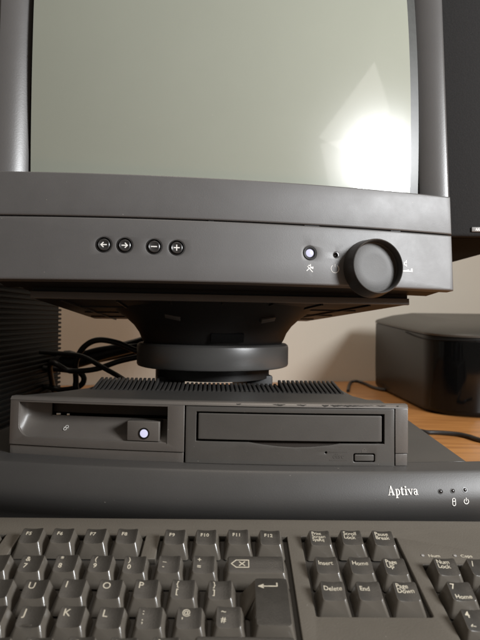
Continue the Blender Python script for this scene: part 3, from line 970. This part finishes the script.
# backspace with its drawn symbol
Xb = FK @ Matrix.Translation((ux(14.0) * S, ROW['N'] * S, 0))
bm, htb = rect_key(2.0)
bk = key_finish(bm, Xb)
bm = bmesh.new()
strokes(bm, [[(0, 0), (2.6, 2.4), (9.6, 2.4), (9.6, -2.4), (2.6, -2.4), (0, 0)], [(4.4, 1.3), (7.4, -1.3)], [(4.4, -1.3), (7.4, 1.3)]], 0.55, 0.06)
for v in bm.verts:
    x, y, z = v.co
    px, py = x - htb + 2.0, z + 1.6
    v.co = (px, py, top_z(px, py, htb, False) - y + 0.02)
finish(bm, 'legend', M['legend'], bk, Xb)
# enter: tall key with its upper part stepping out to the left
Xe = FK @ Matrix.Translation((ux(14.375) * S, (ROW['Q'] + ROW['A']) / 2 * S, 0))
bm = bmesh.new()
h = (ROW['Q'] - ROW['A']) / 2
L0, L1, Rr = ux(13.5) - ux(14.375) + 0.75, ux(13.75) - ux(14.375) + 0.75, ux(15.0) - ux(14.375) - 0.75
base = [(L1, -h - 9.0), (Rr, -h - 9.0), (Rr, h + 9.0), (L0, h + 9.0), (L0, h - 9.0), (L1, h - 9.0)]
top = [(L1 + 2.9, -h - 4.4), (Rr - 2.75, -h - 4.4), (Rr - 2.75, h + 7.0), (L1 + 2.9, h + 7.0), (L1 + 2.9, h - 4.0), (L1 + 2.9, h - 7.0)]
a = [bm.verts.new((x, y, -9.6)) for x, y in base]
b = [bm.verts.new((x, y, 0.35 + y * 0.05)) for x, y in top]
for i in range(6):
    bm.faces.new((a[i], a[(i + 1) % 6], b[(i + 1) % 6], b[i]))
bm.faces.new(a[::-1]); bm.faces.new(b)
ek = key_finish(bm, Xe)
bm = bmesh.new()
strokes(bm, [[(0, 0), (9.5, 0), (9.5, 2.2)], [(2.4, 1.1), (0, 0), (2.4, -1.1)]], 0.7, 0.06)
for v in bm.verts:
    x, y, z = v.co
    px, py = x - 6.4, z + h + 1.5
    v.co = (px, py, 0.35 + py * 0.05 - y + 0.02)
finish(bm, 'legend', M['legend'], ek, Xe)
# editing block
for i, s in enumerate(('Print\nScreen\nSysRq', 'Scroll\nLock', 'Pause\nBreak')): key(16.06 + i, 'F', 1, s)
for i, s in enumerate(('Insert', 'Home', 'Page\nUp')): key(16.06 + i, 'N', 1, s)
for i, s in enumerate(('Delete', 'End', 'Page\nDown')): key(16.06 + i, 'Q', 1, s)
# number pad
key(19.55, 'N', 1, 'Num\nLock'); key(20.55, 'N', 1, '/'); key(21.55, 'N', 1, '*'); key(22.55, 'N', 1, '-')
def pad(u, row, d, word):
    k = key(u, row, 1, None)
    X = W[k.name]
    ht = P / 2 - 3.5
    legend(k, X, d, -ht + 1.4, 2.5, 4.8, ht, bold=0.05)
    if word:
        legend(k, X, word, -ht + 1.8, -3.0, 3.4, ht, bold=0.06)
for i, (d, w) in enumerate((('7', 'Home'), ('8', ''), ('9', 'PgUp'))): pad(19.55 + i, 'Q', d, w)
for i, (d, w) in enumerate((('4', '\u2190'), ('5', ''), ('6', '\u2192'))): pad(19.55 + i, 'A', d, w)
for i, (d, w) in enumerate((('1', 'End'), ('2', ''), ('3', 'PgDn'))): pad(19.55 + i, 'Z', d, w)
# lamp labels printed above the number pad, each with its small lens
for u, s in ((19.35, 'Num'), (20.35, 'Caps'), (21.35, 'Scroll')):
    bm = text_bm(s, 3.4, 'LEFT', 1.0, 1, 0.02, 0.05)
    for v in bm.verts: v.co = (v.co.x + ux(u), v.co.y - 8.6, DK + 0.06 + v.co.z)
    finish(bm, 'lamp_label', M['legend'], kb, FK)
    bm = bmesh.new()
    lathe(bm, [(1.1, -0.4), (1.0, 0.3), (0.6, 0.55), (0, 0.65)], 16, Matrix.Translation((ux(u) - 3.2, -7.2, DK)))
    finish(bm, 'lock_lamp', M['badge'], kb, FK)

# ------------------------------------------------------------------ speaker at the right of the monitor
sp = thing('speaker', 'black cloth-fronted speaker hanging beside the right edge of the monitor', 'speaker', frame(218, 590, 77))
bm = bmesh.new()
prism(bm, [(165, 493), (272, 493), (272, 704), (190, 704), (165, 660)], 77, 365)
bmesh.ops.bevel(bm, geom=bm.edges[:], offset=2.5, segments=3, profile=0.5, affect='EDGES')
finish(bm, 'cabinet', M['spk'], sp, frame(0, 0, 0))
bm = panel_bm(rrect(164.5, 272.5, 77.5, 365, 3), [], 8, 2.5)
for v in bm.verts: v.co.y += 486
finish(bm, 'speaker_cloth', M['cloth'], sp, frame(0, 0, 0))
bm = bmesh.new()
box(bm, 207, 234, 484.4, 486.6, 81.8, 86.0, 0.6)
bd = finish(bm, 'badge', M['badge'], sp, frame(0, 0, 0))
bm = bmesh.new()
strokes(bm, [[(x, -0.9), (x + 0.6, 0.9), (x + 1.2, -0.9)] for x in (0, 1.8, 3.6, 5.4, 7.2, 9.0, 10.8, 12.6, 14.4, 16.2)], 0.5, 0.1)
finish(bm, 'badge_print', M['white'], bd, frame(210.5, 484.4, 83.8))
bm = bmesh.new()
box(bm, 104, 170, 596, 622, 110, 135, 2)
finish(bm, 'hanging_bracket', M['spk'], sp, frame(0, 0, 0))

# ------------------------------------------------------------------ ribbed cabinet at the left
tw = thing('ribbed_cabinet', 'tall dark cabinet with finely ribbed side, standing left behind the computer', 'cabinet', frame(-340, 630, -DESK))
bm = bmesh.new()
box(bm, -440, -252, 500, 752, -DESK, 190, 2)
finish(bm, 'cabinet_shell', M['tower'], tw, frame(0, 0, 0))
bm = bmesh.new()
z = -DESK + 6
while z < 184:
    box(bm, -253, -250.0, 502, 756.5, z, z + 3.2, 0.7, 1)
    z += 5.9
finish(bm, 'ribbed_side', M['tower'], tw, frame(0, 0, 0))

# ------------------------------------------------------------------ printer at the right
FP = frame(0, 0, 0)
pr_ = thing('printer', 'dark grey printer with glossy black front, on the desk at right', 'printer', frame(560, 1150, -DESK))
bm = bmesh.new()
def rplan(x0, x1, y0, y1, r, n=6):
    return [(x, y) for x, y in rrect(x0, x1, y0, y1, n=n, rs=r)]
bz = [(-164, 0.0), (-158, -2), (-110, -2), (-60, -2), (-22, -2)]
def loft(bm, plan, zs, topfn=None):
    rings = []
    for z, off in zs:
        rg = []
        cx = sum(p[0] for p in plan) / len(plan); cy = sum(p[1] for p in plan) / len(plan)
        for x, y in plan:
            ox = x + off * (1 if x > cx else -1); oy = y + off * (1 if y > cy else -1)
            rg.append(bm.verts.new((ox, oy, topfn(ox, oy) if (topfn and z is None) else z)))
        rings.append(rg)
    n = len(plan)
    for a, b in zip(rings, rings[1:]):
        for i in range(n):
            bm.faces.new((a[i], a[(i + 1) % n], b[(i + 1) % n], b[i]))
    bm.faces.new(rings[0][::-1]); bm.faces.new(rings[-1])
topz = lambda x, y: -24 + (y - 948) * 0.055
plan = rplan(348, 800, 948, 1392, (80, 80, 10, 10), 12)
loft(bm, plan, [(-DESK + 0.0, -8), (-163, -3), (-158, -1), (-110, 0), (None, 0)], lambda x, y: topz(x, y) - 4)
finish(bm, 'printer_body', M['printer'], pr_, FP, 40)
bm = bmesh.new()
loft(bm, rplan(347, 801, 947, 1393, (81, 81, 10, 10), 12), [(None, 0.0)], lambda x, y: 0) if False else None
n_ = rplan(347, 801, 947, 1393, (81, 81, 10, 10), 12)
def ringat(dz, off):
    cx, cy = 574, 1170
    return [bm.verts.new((x + (off if x < cx else -off), y + (off if y < cy else -off), topz(x, y) + dz)) for x, y in n_]
rr = [ringat(-2.5, 0.5), ringat(1.0, 0.0), ringat(5.0, 2.5), ringat(16, 34), ringat(22, 70)]
for a, b in zip(rr, rr[1:]):
    for i in range(len(n_)):
        j = (i + 1) % len(n_)
        bm.faces.new((a[i], a[j], b[j], b[i]))
bm.faces.new(rr[0][::-1]); bm.faces.new(rr[-1])
finish(bm, 'printer_lid', M['printtop'], pr_, FP, 40)
bm = bmesh.new()
# glossy wrap round the front corner
def pan(a, r): return (428 - r * math.cos(R(a)), 1028 - r * math.sin(R(a)))
pth = [pan(16, 78.5)] + [pan(a, 79.6 + min(1, (a - 22) / 15.0) * 1.0) for a in range(22, 91, 4)] + [(470, 946.9), (560, 946.6), (760, 946.8)]
a0 = [bm.verts.new((x, y, -34)) for x, y in pth]
a1 = [bm.verts.new((x, y, -158)) for x, y in pth]
for i in range(len(pth) - 1):
    bm.faces.new((a0[i], a0[i + 1], a1[i + 1], a1[i]))
bmesh.ops.solidify(bm, geom=bm.faces[:], thickness=-1.5)
finish(bm, 'front_panel', M['gloss'], pr_, FP, 40)
bm = bmesh.new()
pts2 = [(346.9, 1130, -21), (346.9, 1080, -27), (347.2, 1040, -30)] + [pan(a, 81.2) + (-31.5,) for a in range(10, 91, 10)] + [(560, 946.4, -31.5), (780, 946.6, -31.5)]
tube(bm, pts2, 1.3, 6, 3)
finish(bm, 'lid_seam', M['trayslot'], pr_, FP)

# ------------------------------------------------------------------ cables
def cable(name, pts, r, label):
    bm = bmesh.new()
    tube(bm, pts, r)
    o = finish(bm, name, M['cable'], None, frame(0, 0, 0), 60)
    tag(o, label, 'cable')
    return o
G = -DESK
cable('cable', [at(165, 334, 700), at(140, 344, 700), at(105, 353, 700), at(75, 362, 700), at(55, 364, 710), (-300, 800, G + 60), (-320, 860, G + 6)], 8.5,
      'thickest black cable, running straight down left from the monitor stand')
cable('cable', [at(160, 352, 660), at(138, 351, 660), at(118, 343, 660), at(98, 340, 660), at(84, 347, 662), at(76, 362, 665), at(76, 380, 670), at(77, 393, 672), (-190, 690, G + 5)], 3.6,
      'thin black cable arching up beside the monitor stand')
cable('cable', [at(148, 355, 640), at(120, 361, 640), at(96, 369, 640), at(70, 371, 645), at(50, 366, 655), (-260, 790, G + 20)], 3.3,
      'thin black cable sagging below the thickest cable, left of the stand')
cable('cable', [at(40, 352, 655), at(66, 354, 650), at(84, 357, 640), at(102, 367, 625), at(118, 376, 610), at(128, 383, 590), at(134, 389, 575)], 2.9,
      'thin black cable slanting down to the right behind the vent fins')
cable('cable', [at(40, 368, 690), at(66, 370, 686), at(80, 373, 684), at(84, 380, 684), at(78, 387, 686), at(62, 390, 690), at(40, 390, 700), (-300, 780, G + 5)], 3.6,
      'black cable curled into a small loop at far left')
cable('cable', [at(165, 340, 720), at(140, 350, 720), at(112, 356, 725), at(86, 360, 730), at(60, 357, 740), (-330, 820, G + 40)], 5.5,
      'medium black cable hugging the underside of the thickest cable')
cable('cable', [at(158, 342, 690), at(136, 346, 690), at(116, 347, 690), at(96, 350, 692), at(76, 356, 695), at(58, 362, 700), (-310, 790, G + 30)], 3.2,
      'thin black cable lying along the top of the thickest cable')
def ondesk(px, py, r):
    D = (DESK - r) / (-at(px, py, 1.0)[2])
    return at(px, py, D)
cable('cable', [ondesk(348, 391, 3)[:2] + (G + 3,), ondesk(350, 383.5, 4)[:2] + (G + 4,), ondesk(355, 380.5, 10)[:2] + (G + 8,), ondesk(364, 383, 5)[:2] + (G + 4,), ondesk(374, 388, 3)[:2] + (G + 4,), ondesk(388, 390.5, 3)[:2] + (G + 4,), ondesk(396, 386, 3)[:2] + (G + 4,)], 4.0,
      'short black cable on the desk reaching the left side of the printer')
cable('cable', [(215, 640, G + 4)] + [ondesk(x, y, 4)[:2] + (G + 3.6,) for x, y in ((416, 432.5), (428, 432), (442, 432.5), (458, 434), (470, 436.5), (486, 441))] + [(400, 700, G + 3.6)], 3.4,
      'black cable lying on the desk in front of the printer')
